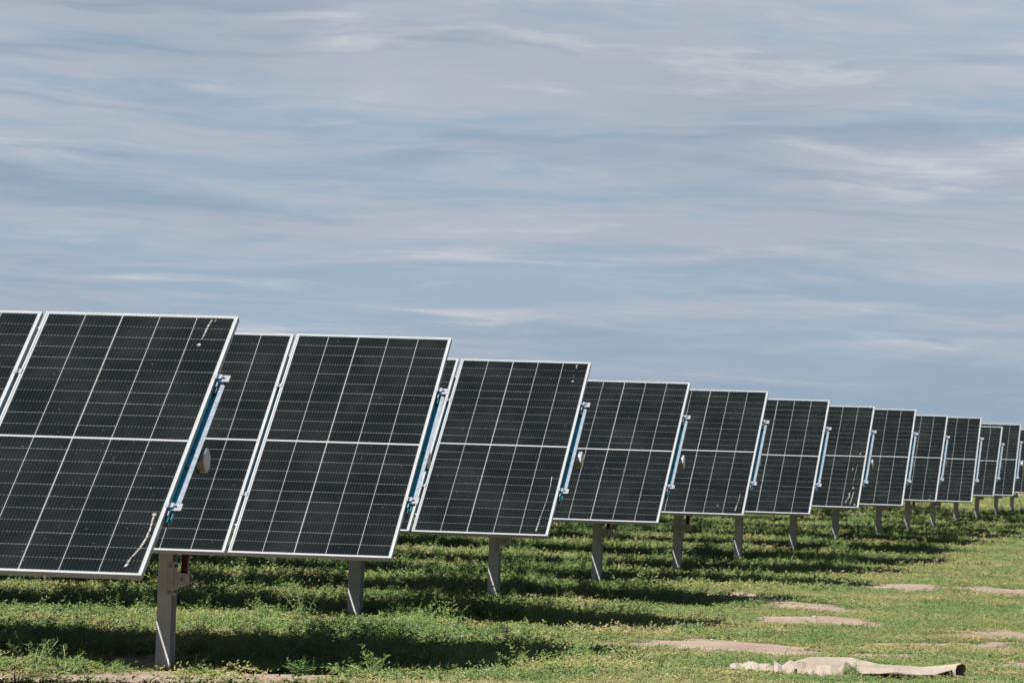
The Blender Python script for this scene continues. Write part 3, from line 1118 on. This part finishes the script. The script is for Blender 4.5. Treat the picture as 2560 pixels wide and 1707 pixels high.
tag(o, 'low yellowish green and straw coloured mat covering the open ground', 'ground cover', kind='stuff')


# ------------------------------------------------------------------ single plants that stand out
def weed(x, y, hgt, ns, seed, label, spread=.8, leaf=.016):
    r_ = random.Random(seed)
    z = float(ground_z(x, y))
    root = empty('weed_plant', (x, y, z), (0, 0, 0))
    tag(root, label, 'plant', 'single weeds standing out of the ground cover')
    V, F, TT = [], [], []
    bm = bmesh.new()
    for i in range(ns):
        pts = stem_path(r_, r_.uniform(0, 6.28), r_.uniform(.1, spread), hgt * r_.uniform(.7, 1.15), 9, r_.uniform(.0, .07))
        sprig(V, F, TT, r_, pts, leaf, r_.uniform(0, .4), True)
        for a_, b_ in zip(pts[:-1], pts[1:]):
            tube(bm, a_, b_, .0022, 5)
    link('foliage', plant_mesh('weed_foliage', V, F, TT, M_LEAF), root)
    link('stem', mesh_from('weed_stem', bm, [M_STEM]), root)
    return root


weed(-3.05, 30.1, .27, 7, 1, 'leafy weed with upright sprigs on sand at the far left bottom corner')
weed(-2.86, 30.2, .22, 3, 2, 'thin curved weed just right of the leafy corner weed, on the sand')
weed(-2.56, 30.35, .10, 3, 3, 'tiny seedling alone on bare sand left of the nearest post', .9, .012)
weed(-2.05, 30.9, .13, 3, 4, 'small weed at the right foot of the nearest post', .8, .014)
weed(-1.35, 30.7, .12, 6, 5, 'low bushy weed on the sand edge right of the nearest post', 1.2)
weed(-.85, 30.3, .20, 8, 6, 'bushy weed at the sand edge below the second table corner', 1.0)
weed(-1.55, 35.9, .36, 6, 7, 'tall lit sprig right of the nearest post before dark shade', .7)
weed(.15, 31.0, .22, 9, 8, 'broad bushy weed at the bottom between sand and torn cardboard', 1.1)
weed(2.30, 30.30, .10, 7, 9, 'dark green weed against the front edge of the torn cardboard', 1.3)

# ------------------------------------------------------------------ torn cardboard sheet
M_CARD, nt = new_mat('weathered_cardboard')
co = nt.n('ShaderNodeTexCoord').outputs['Object']
a = nt.noise(co, 3.5, 5, 0.6)
fl = nt.n('ShaderNodeTexWave', wave_type='BANDS')
nt.set(fl.inputs['Vector'], co)
fl.inputs['Scale'].default_value = 60
col = nt.mix(nt.smooth(a, 0.3, 0.7), (0.1386, 0.1193, 0.0966), (0.1722, 0.1512, 0.1260))
col = nt.mix(nt.m('MULTIPLY', nt.smooth(nt.noise(co, 11.0, 3, .6), .6, .75), .35), col, (0.2293, 0.1656, 0.1083))
finish(nt, col, 0.9, 0.0, 0.15, bump(nt, fl.outputs['Fac'], 0.15, 0.002))


def sheet(name, xs0, fn, back, front, nx_, ny_, parent, seed, th=.004, hole=None):
    """a warped sheet between two ragged edge curves; fn gives the height"""
    r_ = random.Random(seed)
    bm = bmesh.new()
    g = []
    for i in range(nx_ + 1):
        u = i / nx_
        x = xs0[0] + (xs0[1] - xs0[0]) * u
        yb, yf = back(u) + r_.uniform(-.010, .010), front(u) + r_.uniform(-.016, .016)
        g.append([bm.verts.new((x + r_.uniform(-.004, .004), yf + (yb - yf) * j / ny_, fn(u, j / ny_))) for j in range(ny_ + 1)])
    for i in range(nx_):
        for j in range(ny_):
            bm.faces.new((g[i][j], g[i + 1][j], g[i + 1][j + 1], g[i][j + 1]))
    bmesh.ops.recalc_face_normals(bm, faces=list(bm.faces))
    bmesh.ops.solidify(bm, geom=list(bm.faces), thickness=th)
    return link(name, mesh_from(name, bm, [M_CARD], False), parent)


cx, cy = 2.37, 30.62
card = empty('torn_cardboard', (cx, cy, float(ground_z(cx, cy))), (0, 0, -0.04))
tag(card, 'torn crumpled sheet of beige cardboard lying on the grass at bottom right', 'cardboard')


def lerp(pts, u):
    for (a_, va), (b_, vb) in zip(pts[:-1], pts[1:]):
        if u <= b_:
            return va + (vb - va) * (u - a_) / (b_ - a_)
    return pts[-1][1]


def main_h(u, v):
    back_h = lerp([(0, .015), (.10, .055), (.22, .088), (.47, .092), (.50, .078), (.57, .072), (.60, .064), (.85, .058), (1, .080)], u)
    front_h = lerp([(0, .012), (.2, .034), (.35, .016), (.6, .026), (.9, .022), (1, .055)], u)
    ridge = lerp([(0, 0), (.35, .55), (.62, .62), (1, 1)], v)           # two creases along the sheet
    dent = -.016 * max(0, 1 - abs(u - .40) / .10) * (1 - abs(2 * v - 1)) + .012 * max(0, 1 - abs(u - .68) / .08) * (1 - v)
    return front_h + (back_h - front_h) * ridge + dent + .012


sheet('main_sheet', (-.58, .60), main_h, lambda u: lerp([(0, -.02), (.1, .14), (.22, .38), (.45, .46), (.49, .36), (.55, .32), (.58, .20), (.8, .16), (1, .06)], u),
      lambda u: lerp([(0, -.12), (.15, -.24), (.3, -.30), (.5, -.32), (.8, -.26), (1, -.12)], u), 40, 12, card, 5)
# the right end curls over into a short open roll that faces the front right
bm = bmesh.new()
segs = 16
prev = None
axd = Vector((.80, -.60, 0)); axn = Vector((.60, .80, 0))
for i in range(6):
    f = i / 5
    ring = []
    for j in range(segs):
        a_ = -.5 + 4.6 * j / (segs - 1)
        rr_ = .034 + .022 * f + random.uniform(-.002, .002)
        q = Vector((.545, -.01, .058)) + axd * (.15 * f + (random.uniform(-.012, .012) if i == 5 else 0)) + axn * math.cos(a_) * rr_ + Z * math.sin(a_) * rr_ * 1.05
        ring.append(bm.verts.new(q))
    if prev:
        for j in range(segs - 1):
            bm.faces.new((prev[j], ring[j], ring[j + 1], prev[j + 1]))
    prev = ring
bmesh.ops.recalc_face_normals(bm, faces=list(bm.faces))
bmesh.ops.solidify(bm, geom=list(bm.faces), thickness=.004)
link('rolled_end', mesh_from('rolled_end', bm, [M_CARD]), card)
sheet('torn_strip', (-.86, -.55), lambda u, v: .042 + .030 * math.sin(2.6 * u + .3) * v - .015 * (1 - v) + .006 * math.sin(17 * u),
      lambda u: lerp([(0, .02), (.2, .09), (.5, .06), (1, .02)], u), lambda u: lerp([(0, -.03), (.4, -.06), (.6, -.14), (1, -.16)], u), 14, 5, card, 8)
sheet('torn_flap', (-.42, -.14), lambda u, v: .015 + .085 * v * (1 - .35 * u) + .008 * math.sin(11 * u),
      lambda u: lerp([(0, -.31), (.3, -.28), (1, -.30)], u), lambda u: lerp([(0, -.37), (.5, -.42), (1, -.40)], u), 9, 5, card, 11)
sheet('torn_flap', (-.15, -.06), lambda u, v: .01 + .10 * v * (.35 + .65 * math.sin(2.4 * u + .3)),
      lambda u: -.30 + .03 * u, lambda u: -.38 + .08 * u, 5, 5, card, 12)
sheet('torn_flap', (-.57, -.44), lambda u, v: .02 + .07 * v + .02 * math.sin(7 * u + 2 * v),
      lambda u: -.20 - .04 * u, lambda u: -.32 - .06 * u, 5, 5, card, 13)

# ------------------------------------------------------------------ pale stones on the bare sand
M_STONE = metal_mat('pale_stone', (0.1408, 0.1290, 0.1173), (0.1798, 0.1682, 0.1564), 20, 0.9, 0.0)


def stone(x, y, r, seed, label):
    r_ = random.Random(seed)
    bm = bmesh.new()
    bmesh.ops.create_icosphere(bm, subdivisions=2, radius=1.0)
    ph = [r_.uniform(0, 6.28) for _ in range(6)]
    for v in bm.verts:
        c = v.co
        k_ = 1 + .16 * math.sin(2.3 * c.x + ph[0]) + .14 * math.sin(2.9 * c.y + ph[1]) + .12 * math.sin(3.7 * c.z + ph[2]) + r_.uniform(-.06, .06)
        v.co = Vector((c.x * 1.3, c.y, c.z * .7)) * r * k_
    o = link('stone', mesh_from('stone', bm, [M_STONE]), None, (x, y, float(ground_z(x, y)) + r * .3))
    o.rotation_euler = (0, 0, r_.uniform(0, 6))
    tag(o, label, 'stone', 'pale stones on the bare sand')


stone(2.80, 41.6, .020, 1, 'larger pale stone on the middle bare sand patch in the aisle')
stone(2.98, 41.5, .011, 2, 'small pale stone right of the larger one on the middle sand patch')
stone(1.62, 35.75, .014, 3, 'flat pale stone at the front of the leftmost aisle sand patch')
stone(1.80, 35.7, .011, 4, 'little pale stone right of the flat one on the leftmost sand patch')
